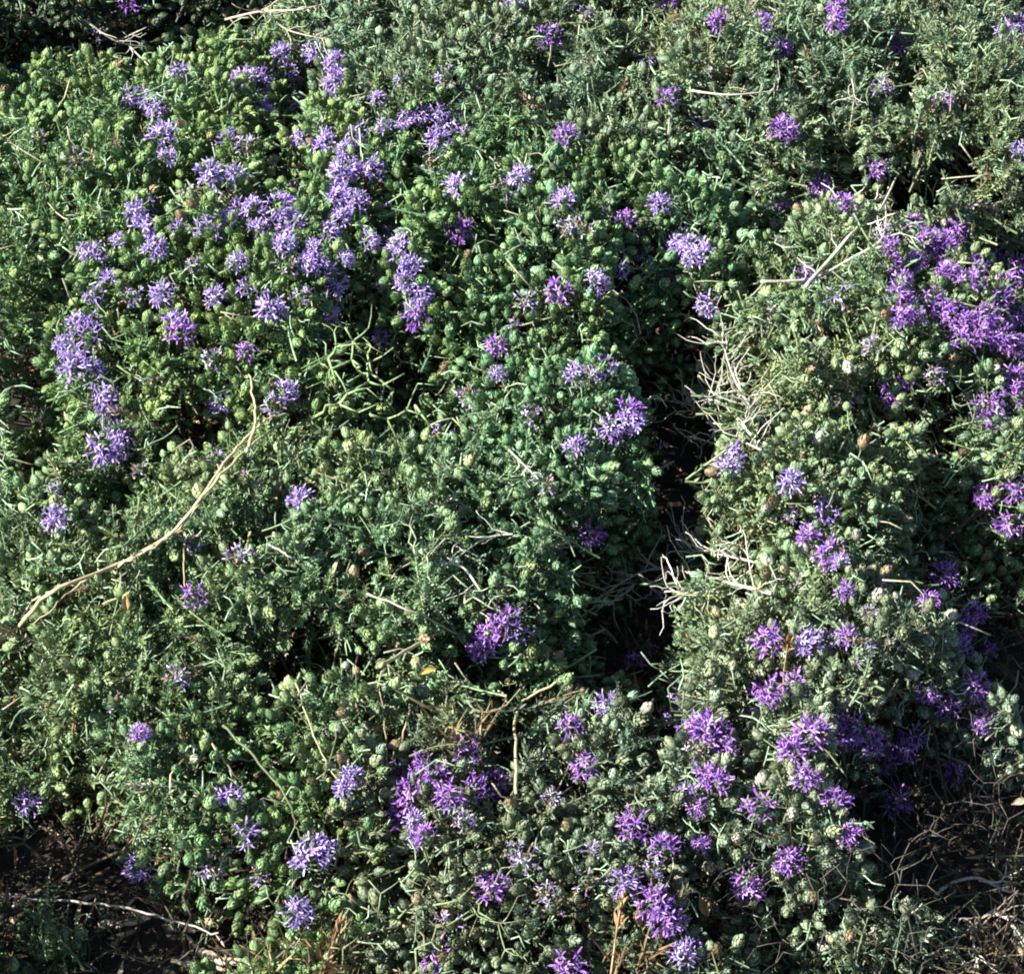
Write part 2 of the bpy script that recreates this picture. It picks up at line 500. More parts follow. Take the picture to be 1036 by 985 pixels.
for k in KEYS:
    cx, cy = CENT[k]
    ROOT[k] = thing('thyme_shrub', INFO[k][0], 'shrub', (cx, cy, 0), 'thyme shrubs growing into one flowering mat')

# flower heads read off the photograph: x, y, kind (l lavender, v violet, p faded and sparse), size
FL = """130,2,v 100,34,p 182,74,l 133,98,l 149,98,l 159,110,l 164,139,l+ 40,140,p- 76,162,p 284,54,l 318,52,l 339,63,l 341,81,l+ 245,79,l 263,79,l 294,73,l
267,113,l 304,108,l 231,144,l 250,147,p 279,147,p 328,145,l 213,177,l+ 241,176,l 138,214,l 149,233,l+ 157,250,l 211,233,l+ 257,213,l 243,213,l 284,209,l+ 301,197,l+
341,199,l 345,174,l 333,236,l+ 287,233,l 287,248,l 95,260,l+ 122,277,p 95,297,l 133,300,p 165,296,l 241,267,l 218,302,l 274,312,l+ 328,275,l+ 314,268,l 333,314,l 340,287,l 177,326,l 78,326,l
519,3,l- 556,35,v+ 595,15,p 674,3,v 656,56,p 676,100,v 573,140,v+ 450,79,p 406,81,p- 382,100,l- 360,132,l 392,130,l 412,122,l 428,115,l 458,123,l+ 443,142,l 355,171,l 375,169,l 465,189,l+ 527,179,l
512,191,p 360,204,l+ 387,213,l 465,233,v+ 571,204,l 578,231,p 632,223,v 667,206,l 608,206,p 689,248,l+ 678,284,l 627,272,l 603,284,l 615,252,p 652,255,p 566,296,v+ 532,306,p 374,245,l 406,248,l 406,262,l 419,270,l 426,297,l+ 423,317,v+ 387,287,p-
728,22,v 770,22,v 790,49,v 846,7,v 844,23,v 909,44,v 1018,32,l 1032,23,l 893,89,p 955,102,v 708,124,v 792,131,v+ 832,121,p 1033,154,l 886,171,v 831,194,v+ 851,208,v+ 787,201,v 1002,213,p- 697,248,l 710,258,l+ 717,308,l+
816,281,v 849,298,p 894,238,p 945,231,v 935,245,v+ 968,231,v 955,248,v+ 901,265,v 921,265,v+ 914,285,v 1005,258,v 981,286,v+ 958,275,v 941,305,v+ 908,301,v 911,320,v 958,318,v+ 975,327,v 1012,303,v 1028,315,v+ 1028,268,v 928,322,v
76,335,l 91,340,l 74,357,l+ 74,372,l+ 101,389,l 105,403,l+ 111,416,l+ 123,441,l 105,453,l+ 118,457,l 39,404,p 182,338,v+ 216,364,p 248,357,v 154,381,p 225,406,l 270,394,p 287,398,l+ 277,411,p 250,484,p- 304,509,l 56,524,l 54,497,p- 194,548,p 142,563,p- 198,604,v 243,563,p 142,475,p- 220,465,p-
389,343,l 502,352,v 502,379,l- 475,401,p 583,379,l 610,372,l 637,416,v 620,430,l+ 583,453,l 412,450,p 446,438,p 539,421,p 668,458,p 551,490,p 597,539,v 497,639,v 512,631,v+ 492,648,v+ 526,636,l 662,605,v- 650,655,p 688,367,p
740,462,l+ 737,474,l 800,487,l 906,397,v+ 998,410,v+ 1028,385,v+ 988,337,v+ 1012,342,v+ 971,335,v 884,350,p 945,377,p 854,400,p 998,501,v 1028,494,v+ 836,516,l 819,544,v 842,561,v+ 956,585,v+ 854,598,v- 971,635,v+ 777,647,v+ 817,650,l 857,645,v 832,648,l 1022,528,v
142,743,v- 113,712,p 179,687,p 29,812,l 144,876,l+ 213,876,p 233,807,l 248,844,l 314,864,l+ 329,858,l 270,773,p- 301,922,l 262,885,p- 348,797,l- 3,918,p
485,658,l 641,672,v+ 614,712,l 575,734,v 593,773,v+ 544,766,l 472,760,v 406,780,v+ 445,782,v+ 418,804,v+ 404,824,v 489,790,v+ 499,797,v+ 456,807,v 431,848,v 497,897,v+ 642,836,v+ 673,858,v 693,804,p 532,871,p 593,891,p 630,891,l 553,905,p 559,918,p 661,915,v+ 674,929,v+ 691,966,l 443,969,v+ 576,976,v+ 455,935,p 357,785,l- 681,726,l 696,736,v- 559,807,p-
787,693,v+ 770,698,v 804,692,v 762,729,l 720,739,v+ 707,737,v 730,749,v+ 717,786,v+ 727,792,v 770,816,v+ 695,804,v- 705,816,v- 844,722,v+ 821,742,v+ 837,740,v+ 806,759,v+ 857,742,v 868,735,v+ 924,745,v+ 918,755,v 940,699,v 986,694,v 971,658,l 958,712,v 891,766,v+ 908,812,v+ 847,812,v 849,800,l 800,869,v 754,889,v 759,901,v 710,853,v- 700,961,l 968,784,v 998,729,v 814,786,v 861,843,v 765,765,p 925,228,v 946,262,v 900,250,v 995,322,v+ 1015,328,v 978,345,v+ 1025,350,v 985,272,v 1020,288,v 830,190,v 780,700,v+ 880,750,v 430,775,v 478,800,v 1005,420,v+ 1030,402,v
170,160,l- 195,195,p 228,222,l- 262,232,l 300,225,l 318,250,l- 345,222,l 350,262,l- 290,270,p 250,290,l- 196,268,p- 182,232,l- 120,245,l- 110,282,l- 300,85,l- 265,92,l 305,140,l- 350,152,l- 395,230,l 410,285,l 398,255,l- 445,115,l 470,135,p- 436,165,p 305,300,p 322,262,l 345,190,l- 265,198,l 230,200,p 150,205,l- 92,320,l- 62,350,l- 96,372,l- 112,430,l- 128,450,p 420,310,l- 590,232,p 640,240,p- 700,262,l 690,272,p 560,215,p- 548,262,p- 655,225,p- 520,330,p- 495,385,p 640,425,l 600,380,p-
690,700,p 705,760,p 742,770,p 735,715,p- 660,880,p 640,870,p- 600,860,p- 470,830,p 520,860,p- 420,830,l- 870,660,p 900,650,p- 930,640,p- 890,590,p- 940,610,v- 985,620,v 1000,660,v- 880,620,p- 850,570,l- 830,530,p- 800,520,p-"""
LAV = [(.36, .26, .58), (.31, .21, .53), (.43, .34, .62)]
VIO = [(.25, .105, .43), (.33, .17, .48), (.19, .08, .38), (.27, .12, .41), (.36, .22, .46)]
FAD = [(.34, .27, .48), (.40, .36, .46), (.26, .20, .36), (.22, .16, .13)]
def mesh_of(tpl, name, mat, tint):
    b = Bag(); b.inst(tpl, np.eye(3)[None], np.zeros((1, 3)), np.array([tint])); return b.mesh(name, mat)
FLO = {'l': [mesh_of(make_florets(R, n, LAV, s), 'florets', M_PETAL, (1, 1, 1)) for n, s in ((26, 1), (32, 1.1), (22, 1.05), (28, .95), (34, 1.05), (15, 1.0), (19, .85))],
       'v': [mesh_of(make_florets(R, n, VIO, s), 'florets', M_PETAL, (1, 1, 1)) for n, s in ((28, 1), (34, 1.1), (24, 1.1), (30, 1), (38, 1.05), (16, 1.05), (20, .85))],
       'p': [mesh_of(make_florets(R, n, FAD, s), 'florets', M_PETAL, (1, 1, 1)) for n, s in ((9, .9), (13, .8), (16, .9), (11, 1.0), (6, .8))]}
FPOS = []
CALM = {}
for tok in FL.split():
    a = tok.split(',')
    px, py = float(a[0]), float(a[1]); kd = a[2][0]
    sc = 1.0 + (.12 if '+' in a[2] else -.3 if '-' in a[2] else -.05) + R.uniform(-.06, .06)
    p = hit(px, py, .010)
    k = KEYS[int(idat(p[0], p[1]))]
    if k not in CALM:
        CALM[k] = [mesh_of(t, 'calyx', M_BUD, np.array(INFO[k][1]) * f) for t in CALYX for f in (.8, 1.05)]
    n = normal(p[0], p[1], .45) + np.array([R.uniform(-.25, .25), R.uniform(-.35, .15), .15])
    n /= np.linalg.norm(n)
    M = Matrix(rotm(n, R.uniform(0, 6.28)).tolist())
    root = ROOT[k]
    base = Vector(p) - Vector(n) * .006 * sc
    fh = link('flower_head', R.choice(CALM[k]), root, base - root.location, M.to_euler(), sc)
    fo = link('florets', R.choice(FLO[kd]), fh)
    FPOS.append((p, n, sc, k))
FP = np.array([f[0] for f in FPOS])

# buds and leafy shoots over the whole canopy
def frames(P, Nn, r):
    k = len(P)
    d = Nn / np.linalg.norm(Nn, axis=1)[:, None]
    a = np.cross(d, np.tile([0, .05, 1.0], (k, 1)) + r.normal(0, .02, (k, 3))); a /= np.linalg.norm(a, axis=1)[:, None]
    b = np.cross(d, a)
    th = r.uniform(0, 6.283, k)[:, None]
    x = np.cos(th) * a + np.sin(th) * b; y = -np.sin(th) * a + np.cos(th) * b
    return np.stack([x, y, d], 2)

def scatter(spacing, seed, depth0, depth1):
    r = np.random.RandomState(seed)
    xs = np.arange(X0 + .05, X1 - .05, spacing); ys = np.arange(Y0 + .05, Y1 - .05, spacing)
    XX, YY = np.meshgrid(xs, ys)
    XX = XX.ravel(); YY = YY.ravel()
    hx = bil(DHX, XX, YY); hy = bil(DHY, XX, YY)
    m = np.minimum(np.sqrt(1 + hx ** 2 + hy ** 2), 4)
    rep = (m + r.rand(len(m))).astype(int)
    XX = np.repeat(XX, rep); YY = np.repeat(YY, rep)
    XX = XX + r.uniform(-.5, .5, len(XX)) * spacing; YY = YY + r.uniform(-.5, .5, len(YY)) * spacing
    hh = bil(H, XX, YY)
    ok = hh > .018
    XX, YY, hh = XX[ok], YY[ok], hh[ok]
    Z = hh + r.uniform(depth0, depth1, len(hh))
    P = np.stack([XX, YY, Z], 1)
    px, py = project(P)
    ok = (px > -95) & (px < 1130) & (py > -90) & (py < 1080) & (Z > .004)
    P = P[ok]
    Nn = np.stack([-bil(DHX, P[:, 0], P[:, 1]) * .55, -bil(DHY, P[:, 0], P[:, 1]) * .55, np.ones(len(P))], 1)
    Nn /= np.linalg.norm(Nn, axis=1)[:, None]
    Nn += r.normal(0, .30, Nn.shape); Nn[:, 2] = np.maximum(Nn[:, 2], -.1)
    Nn /= np.linalg.norm(Nn, axis=1)[:, None]
    jx = r.normal(0, .022, len(P)); jy = r.normal(0, .022, len(P))
    return P, Nn, idat(P[:, 0] + jx, P[:, 1] + jy), r

def far_from_flowers(P, rad):
    keep = np.ones(len(P), bool)
    for f in FP:
        dd = ((P - f) ** 2).sum(1)
        keep &= dd > rad * rad
    return keep

FOL = {k: Bag() for k in KEYS}
BUDBAG = {k: Bag() for k in KEYS}
NB = 0
# zone: where buds (1) or needle shoots (0) dominate; a broad natural mix on top of each shrub's own habit
ZONE = vnoise(GX, GY, .085, 31) * .6 + vnoise(GX, GY, .03, 32) * .4
YEL = vnoise(GX, GY, .11, 41) * .6 + vnoise(GX, GY, .035, 42) * .4
def tints(base, P, r, var=.22):
    k = len(P)
    t = np.array(base)[None] * np.ones((k, 1))
    y = (bil(YEL, P[:, 0], P[:, 1]) - .5) * 1.0 + r.normal(0, .2, k)
    y = np.clip(y, -.35, .5)
    t = t * (1 + y[:, None] * np.array([[.50, .16, -.10]]))
    t = t * np.exp(r.normal(0, var, k))[:, None]
    dead = r.rand(k) < .018
    t[dead] = np.array([.21, .165, .10]) * np.exp(r.normal(0, .25, (int(dead.sum()), 1)))
    return np.clip(t, .012, .30)

P, Nn, I, r = scatter(.0103, 101, -.024, .010)
zone = bil(ZONE, P[:, 0], P[:, 1])
keep = far_from_flowers(P, .0098)
for ki, k in enumerate(KEYS):
    lab, bc, lc, bf, lf = INFO[k]
    bud = (I == ki) & keep & (zone + r.normal(0, .16, len(zone)) < .5 + (bf - .5) * .6)
    lev = (I == ki) & keep & ~bud
    Pb, Nb = P[bud], Nn[bud]
    s = r.triangular(.55, .8, 1.12, len(Pb))
    Fm = frames(Pb, Nb, r) * s[:, None, None]
    tn = tints(bc, Pb, r)
    # the hundred that show largest become parts of their own, the rest one mass
    px, py = project(Pb) if len(Pb) else (np.zeros(0), np.zeros(0))
    infr = (px > 8) & (px < PW - 8) & (py > 8) & (py < PH - 8)
    proud = Pb[:, 2] - bil(H, Pb[:, 0], Pb[:, 1])
    distc = np.linalg.norm(Pb - cCAM, axis=1) if len(Pb) else np.zeros(0)
    score = np.where(infr & (proud > -.003), s / distc, 0)
    order = np.argsort(-score)
    pick = [q for q in order[:100] if score[q] > 0]
    sel = np.zeros(len(Pb), bool); sel[pick] = True
    var = r.randint(0, len(BUDS), len(Pb))
    meshes = [mesh_of(BUDS[v], 'bud_head', M_BUD, t) for v in range(len(BUDS)) for t in (tints(bc, Pb[:1] if len(Pb) else np.zeros((1, 3)), r, .3))[:1].repeat(1, 0)]
    root = ROOT[k]
    for q in pick:
        Mq = Matrix((Fm[q] / s[q]).tolist())
        link('bud_head', meshes[R.randrange(len(meshes))], root, Vector(Pb[q]) - root.location, Mq.to_euler(), float(s[q]))
    for v in range(len(BUDS)):
        m = (var == v) & ~sel
        BUDBAG[k].inst(BUDS[v], Fm[m], Pb[m], tn[m])
    sv = r.randint(0, len(STEMS), len(Pb))
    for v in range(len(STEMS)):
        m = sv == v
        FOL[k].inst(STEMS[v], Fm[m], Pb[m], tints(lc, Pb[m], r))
    # needle shoots between the cones
    Pl, Nl = P[lev], Nn[lev].copy()
    s = r.uniform(.8, 1.25, len(Pl))
    Fm = frames(Pl, Nl, r) * s[:, None, None]
    pool = SPRIGS + LONG if lf > .5 else SPRIGS
    sv = r.randint(0, len(pool), len(Pl))
    Pl = Pl + Nl * .006
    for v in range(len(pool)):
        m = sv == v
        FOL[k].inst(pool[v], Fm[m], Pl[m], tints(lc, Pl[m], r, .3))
# second, deeper layer
P, Nn, I, r = scatter(.024, 202, -.060, -.025)
for ki, k in enumerate(KEYS):
    m0 = I == ki
    Pl, Nl = P[m0], Nn[m0]
    s = r.uniform(.8, 1.3, len(Pl))
    Fm = frames(Pl, Nl, r) * s[:, None, None]
    pool = SPRIGS + DRY
    sv = r.randint(0, len(pool), len(Pl))
    for v in range(len(pool)):
        m = sv == v
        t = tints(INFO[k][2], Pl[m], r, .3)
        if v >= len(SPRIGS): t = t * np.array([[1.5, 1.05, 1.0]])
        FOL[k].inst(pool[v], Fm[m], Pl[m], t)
# low half-dead undergrowth in the openings near the soil, coloured dark to stand in for shade
r = np.random.RandomState(606)
k_ = 15000
Pu = np.stack([r.uniform(-.60, .62, k_), r.uniform(-.80, .85, k_), r.uniform(.006, .045, k_)], 1)
Pu = Pu[(bil(H, Pu[:, 0], Pu[:, 1]) < .06) & (vnoise(Pu[:, 0], Pu[:, 1], .05, 61) > .30)]
px, py = project(Pu); Pu = Pu[(px > -60) & (px < 1090) & (py > -60) & (py < 1050)]
Nu = r.normal(0, .75, Pu.shape); Nu[:, 2] = np.abs(Nu[:, 2]) * .8 + .25
Nu /= np.linalg.norm(Nu, axis=1)[:, None]
Iu = idat(Pu[:, 0], Pu[:, 1])
Fu = frames(Pu, Nu, r) * r.uniform(.5, 1.05, len(Pu))[:, None, None]
sv = r.randint(0, len(DRY), len(Pu))
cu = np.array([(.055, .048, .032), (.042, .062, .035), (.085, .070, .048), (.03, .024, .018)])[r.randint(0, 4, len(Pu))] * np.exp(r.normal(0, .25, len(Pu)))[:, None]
for ki, k in enumerate(KEYS):
    for v in range(len(DRY)):
        m = (Iu == ki) & (sv == v)
        FOL[k].inst(DRY[v], Fu[m], Pu[m], cu[m])
# long green shoots and pale bare twigs among the leaves
WOOD = {k: Bag() for k in KEYS}
P, Nn, I, r = scatter(.0175, 303, -.022, .002)
for q in range(len(P)):
    k = KEYS[I[q]]
    pale = r.rand() < .12
    d = Nn[q] * .5 + r.normal(0, .6, 3); d /= np.linalg.norm(d)
    Lg = r.uniform(.012, .034) * (1.5 if pale else 1)
    b = np.cross(d, r.normal(0, 1, 3)) * .8
    pts = [P[q] + Nn[q] * .004 - d * Lg * (1 - t) + b * Lg * t * (1 - t) for t in (0, .33, .66, 1)]
    c = np.array([.26, .25, .17]) if pale else np.array([.20, .285, .18])
    c = c * math.exp(r.normal(0, .25))
    WOOD[k].tube(pts, .00082, .0005, c, 4)
    if not pale:
        for a_, f_ in ((pts[1], .55), (pts[2], .45)):
            if r.rand() < .7:
                e = d * .6 + r.normal(0, .6, 3); e /= np.linalg.norm(e)
                WOOD[k].tube([a_, a_ + e * Lg * f_ * .5 + r.normal(0, .0008, 3), a_ + e * Lg * f_], .0008, .0005, c, 4)
# woody branches from each base out to the canopy
P, Nn, I, r = scatter(.036, 404, -.045, -.03)
for ki, k in enumerate(KEYS):
    for p in P[I == ki]:
        lob = min(SHRUBS[k], key=lambda l: (at_z(l[0], l[1], l[4] * .9) - Vector(p)).length)
        c = at_z(lob[0], lob[1], lob[4] * .9)
        b0 = np.array([c.x + r.normal(0, .03), c.y + r.normal(0, .03), 0.0])
        ctl = np.array([b0[0] * .5 + p[0] * .5, b0[1] * .5 + p[1] * .5, p[2] * .25])
        pts = [(1 - t) ** 2 * b0 + 2 * t * (1 - t) * ctl + t * t * p + r.normal(0, .003, 3) * (0 < t < 1) for t in np.linspace(0, 1, 7)]
        WOOD[k].tube(pts, .0019, .0008, np.array([.075, .055, .040]) * math.exp(r.normal(0, .3)), 5)

for k in KEYS:
    root = ROOT[k]
    off = np.array(root.location)
    for bag, nm, mat in ((FOL[k], 'foliage', M_LEAF), (BUDBAG[k], 'bud_growth', M_BUD), (WOOD[k], 'branchwork', M_WOOD)):
        if not bag.V: continue
        bag.V = [v - off for v in bag.V]
        o = link(nm, bag.mesh(nm, mat), root)
        o['kind'] = 'stuff'

# ------------------------------------------------------------------ stalks, twigs, spiny branches
def on(px, py, off=.012):
    return hit(px, py, off)

def smooth_path(pts, n=6):
    pts = [np.asarray(p, float) for p in pts]
    P = [pts[0]] + pts + [pts[-1]]
    out = []
    for i in range(1, len(P) - 2):
        for t in np.linspace(0, 1, n, endpoint=False):
            a, b, c, d = P[i - 1], P[i], P[i + 1], P[i + 2]
            out.append(.5 * (2 * b + (c - a) * t + (2 * a - 5 * b + 4 * c - d) * t * t + (3 * b - a - 3 * c + d) * t ** 3))
    out.append(pts[-1])
    return out

def even(pts):
    """even out the heights of a stiff stalk laid over the mat"""
    z = np.array([p[2] for p in pts])
    if len(z) > 2:
        zz = z.copy()
        for _ in range(3):
            zz[1:-1] = (zz[:-2] + 2 * zz[1:-1] + zz[2:]) / 4
        zz = np.maximum(zz, z)
    else: zz = z
    # slide each point along its own sight line so the stalk stays where it lies
    out = []
    for p, h in zip(pts, zz):
        d = p - cCAM
        out.append(cCAM + d * ((h - cCAM[2]) / d[2]))
    return out

STRAW = (.42, .36, .21); STRAWD = (.34, .27, .16); GREY = (.36, .32, .25); PALE = (.40, .385, .33); BROWN = (.22, .14, .075)
def stalk(name, label, cat, parts, mat=M_STRAW, group=None):
    """parts: (part name, pixel path, r0, r1, colour, lift)"""
    o0 = Vector(on(*parts[0][1][0], parts[0][5]))
    t = thing(name, label, cat, o0, group)
    for (nm, path, r0, r1, c, off) in parts:
        pts = smooth_path(even([on(x, y, off) for (x, y) in path]))
        pts = [p + NR.normal(0, .0006, 3) for p in pts]
        b = Bag(); b.tube([p - np.array(o0) for p in pts], r0, r1, c, 6)
        link(nm, b.mesh(nm, mat), t)
    return t

stalk('dry_grass_stalk', 'long straw-coloured forked dry grass stalk lying across the left of the mat', 'grass stalk', [
    ('stem', [(14, 642), (50, 601), (118, 571), (172, 541), (207, 500), (240, 464), (268, 440), (288, 427)], .0019, .0010, STRAW, .024),
    ('side_stem', [(203, 503), (232, 462), (255, 437), (272, 423), (291, 419)], .0015, .0008, STRAW, .030),
    ('side_stem', [(118, 573), (150, 556), (178, 538), (206, 505), (226, 478)], .0012, .0007, STRAW, .021),
    ('side_stem', [(90, 585), (70, 598), (46, 622), (20, 641)], .0010, .0005, STRAWD, .018),
    ('side_stem', [(222, 484), (220, 478), (221, 470)], .0008, .0004, STRAW, .028),
    ('side_stem', [(249, 458), (257, 432), (258, 408), (252, 378)], .0016, .0008, STRAW, .034),
    ('side_stem', [(172, 541), (187, 539), (186, 560), (187, 594)], .0012, .0006, STRAWD, .020),
    ('side_stem', [(57, 598), (40, 602), (28, 614), (24, 628)], .0010, .0006, STRAW, .018)])
stalk('dry_grass_stalk', 'bent straw stalk with a forked top rising upright among the bottom centre purple flowers', 'grass stalk', [
    ('stem', [(521, 802), (522, 765), (523, 720), (536, 705), (564, 690)], .0014, .0010, STRAW, .026),
    ('side_stem', [(523, 722), (512, 706), (500, 694)], .0015, .0008, STRAW, .032)])
stalk('straw', 'short thick pale straw slanting across the middle, left of the purple flower cluster', 'straw',
      [('stem', [(384, 674), (415, 656), (449, 637)], .0018, .0014, STRAW, .026)])
stalk('straw', 'long thin pale straw arching over the dark hollow at the lower left corner', 'straw',
      [('stem', [(18, 910), (80, 912), (140, 921), (190, 936), (222, 944)], .0011, .0008, PALE, .03)])
stalk('wild_grass', 'olive green grass blade curving down beside the small lower left cushion', 'grass',
      [('grass_blade', [(226, 733), (252, 760), (282, 795), (298, 830), (304, 850)], .0013, .0006, (.11, .14, .065), .020)], M_LEAF)
stalk('grass_stalk', 'thin brown grass stalk standing just left of the olive grass blade', 'grass stalk',
      [('stem', [(206, 738), (222, 762), (240, 785), (256, 800)], .0010, .0006, STRAWD, .010)])
stalk('straw', 'fine grey straw lying under the green zigzag twigs of the middle', 'straw',
      [('stem', [(372, 600), (420, 620), (470, 645)], .0010, .0008, GREY, .012)])
stalk('twig', 'short grey twig below the small flower at the left centre', 'twig',
      [('stem', [(270, 550), (288, 560), (302, 568)], .0010, .0008, GREY, .014)])
stalk('twig', 'brown straight dry twig leaning right of the olive grass blade', 'twig',
      [('stem', [(300, 690), (318, 745), (345, 795)], .0009, .0006, STRAWD, .010)])
stalk('dry_grass_stalk', 'pair of thin pale dry stems standing left of the bottom centre purple cluster', 'grass stalk',
      [('stem', [(392, 790), (390, 745), (384, 700)], .0009, .0005, STRAWD, .010), ('stem', [(403, 765), (412, 725), (422, 690)], .0010, .0005, STRAWD, .010)])

# dead branches with side twigs
def wander(p, d, L, r, n=7, k=.62):
    pts = [np.array(p, float)]
    d = np.array(d, float); d /= np.linalg.norm(d)
    for _ in range(n):
        d = d + r.normal(0, k, 3) * .5; d /= np.linalg.norm(d)
        pts.append(pts[-1] + d * L / n)
    return pts

def dead_branch(label, main, col, r0, ntw, tl, seed, off=.016, cat='dead branch', spread=.6):
    r = np.random.RandomState(seed)
    mains = [[Vector(q) for q in smooth_path(even([on(x, y, off) for (x, y) in path]))] for path in main]
    o0 = mains[0][0]
    t = thing('dead_branch', label, cat, o0, 'dead branches in the mat')
    for i, pts in enumerate(mains):
        b = Bag(); b.tube([np.array(p - o0) for p in pts], r0 * (1 if i == 0 else .7), r0 * .4, col, 6)
        link('main_limb' if i == 0 else 'side_limb', b.mesh('limb', M_WOOD), t)
    for q in range(ntw):
        pts = mains[r.randint(len(mains))]
        j = r.randint(1, len(pts) - 1)
        ax = np.array((pts[j] - pts[j - 1]).normalized())
        d = ax * .8 + r.normal(0, spread, 3); d[2] = abs(d[2]) * .4
        w_ = wander(np.array(pts[j] - o0), d, tl * r.uniform(.5, 1.3), r)
        b = Bag(); b.tube(w_, r0 * .42, r0 * .2, np.array(col) * math.exp(r.normal(0, .2)), 5)
        link('twig', b.mesh('twig', M_WOOD), t)
    return t

dead_branch('bleached branching twig lying along the top of the right cushion', [[(815, 290), (840, 262), (862, 236), (890, 212), (908, 176)],
    [(770, 285), (820, 282), (860, 262), (893, 240), (896, 205)], [(850, 206), (878, 204), (897, 200)]], PALE, .0021, 14, .03, 51)
dead_branch('whitish dead twigs spraying from the right cushion into the dark gap low down', [[(780, 600), (740, 590), (690, 578), (650, 578), (598, 610)],
    [(770, 570), (725, 560), (690, 556)], [(740, 592), (700, 600), (668, 596)], [(650, 580), (632, 600), (612, 612)]], PALE, .0018, 80, .045, 52, .024)
dead_branch('pale bare twigs on the left flank of the right cushion, beside the dark gap', [[(775, 430), (752, 400), (738, 370), (730, 340)],
    [(760, 440), (725, 405), (700, 418)], [(745, 385), (715, 395), (690, 412)], [(770, 455), (730, 440), (705, 455)]], PALE, .0015, 90, .04, 53, .03)
dead_branch('pale forked dead branch at the right end of the bottom edge, over bare soil', [[(945, 905), (965, 892), (990, 888), (1015, 900), (1040, 905)],
    [(1000, 925), (1020, 930), (1045, 965)], [(990, 890), (1010, 892), (1018, 882)], [(1005, 920), (985, 940), (990, 980)]], PALE, .0018, 24, .04, 54, .012)
dead_branch('grey twigs crossing the top centre-left, above the lavender cushion', [[(228, 20), (262, 12), (300, 10), (330, 4)], [(270, 12), (290, 30), (330, 40)]], GREY, .0014, 14, .04, 55, .016)
dead_branch('pale thin twigs lying between the upper right flowers and the top edge', [[(700, 92), (740, 96), (792, 91)], [(862, 80), (864, 100), (858, 140)]], PALE, .0012, 8, .025, 56, .014)
dead_branch('small pale-ended twig in the dark top left corner', [[(85, 20), (118, 42), (150, 48)], [(118, 42), (148, 28)], [(130, 46), (150, 66)]], PALE, .0013, 10, .03, 57, .02)
dead_branch('grey bleached twigs lying among the leaves at the centre of the mat', [[(490, 605), (470, 575), (450, 570)], [(520, 540), (490, 545), (455, 570)], [(515, 455), (530, 470), (545, 485)]], PALE, .0013, 14, .03, 58, .012)

# zigzag spiny branches
def spiny(label, seeds, col, seed, depth=5, seg=.015, rad=.0011, off=.02, jit=.6, fork=(.3, 1.25)):
    r = np.random.RandomState(seed)
    o0 = np.array(on(seeds[0][0], seeds[0][1], off))
    t = thing('spiny_shrub', label, 'spiny shrub', Vector(o0), 'zigzag spiny shrubs')
    for (px, py, ang) in seeds:
        p0 = np.array(on(px, py, off))
        n = normal(p0[0], p0[1], .4) + np.array([0, -.3, 0]); n /= np.linalg.norm(n)
        a = np.array([1., 0, 0]); a -= n * (a @ n); a /= np.linalg.norm(a); b = np.cross(n, a)
        b_ = Bag()
        base = p0 - n * .05 - (a * math.cos(ang) + b * math.sin(ang)) * .02
        b_.tube([base - o0, p0 - n * .02 - o0, p0 - o0], rad * 1.3, rad, col, 5)
        def grow(p, an, lv):
            L = seg * r.uniform(.45, 1.6) * (.85 if lv < 2 else 1)
            d = a * math.cos(an) + b * math.sin(an) + n * r.normal(.05, jit)
            q = p + d * L
            rr = rad * (.35 + .65 * lv / depth)
            b_.tube([p - o0, (p + q) / 2 + r.normal(0, .0006, 3) - o0, q - o0], rr, rr * (.85 if lv > 1 else .3), np.array(col) * math.exp(r.normal(0, .12)), 5)
            if lv <= 1: return
            for s in (-1, 1):
                if r.rand() < (.85 if lv > 2 else .5): grow(q, an + s * r.uniform(*fork), lv - 1)
        grow(p0, ang, depth)
        link('branch', b_.mesh('branch', M_WOOD), t)
    return t
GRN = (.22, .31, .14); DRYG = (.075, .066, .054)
spiny('bright green zigzag spiny twigs spreading over a dark pocket in the upper middle', [(398, 395, 2.6), (350, 400, .6), (400, 375, 1.0), (375, 420, -.4), (340, 385, 1.9), (420, 410, -.9), (330, 410, .2), (365, 370, 2.6)], GRN, 61, 4, .0165, .0012, .034, .25, (.6, 1.15))
spiny('green zigzag spiny twigs at the bottom edge, left of centre', [(400, 935, 1.2), (440, 915, .2), (390, 965, 2.6), (470, 930, .5), (420, 960, -.3)], (.17, .21, .11), 62, 5, .0125, .0009, .03)
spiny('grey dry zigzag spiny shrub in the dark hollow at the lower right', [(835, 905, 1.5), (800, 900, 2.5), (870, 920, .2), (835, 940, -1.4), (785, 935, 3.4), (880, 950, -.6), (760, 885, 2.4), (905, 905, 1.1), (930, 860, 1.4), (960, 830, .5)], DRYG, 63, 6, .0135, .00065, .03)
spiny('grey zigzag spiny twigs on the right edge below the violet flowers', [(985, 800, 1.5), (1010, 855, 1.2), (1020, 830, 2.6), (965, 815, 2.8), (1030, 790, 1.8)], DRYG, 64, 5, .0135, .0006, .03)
spiny('whitish-green zigzag spiny twigs among the leaves, lower middle', [(470, 610, .6), (440, 590, 2.4), (500, 640, 1.4), (420, 560, 2.0)], (.26, .30, .20), 65, 4, .012, .0009, .022)

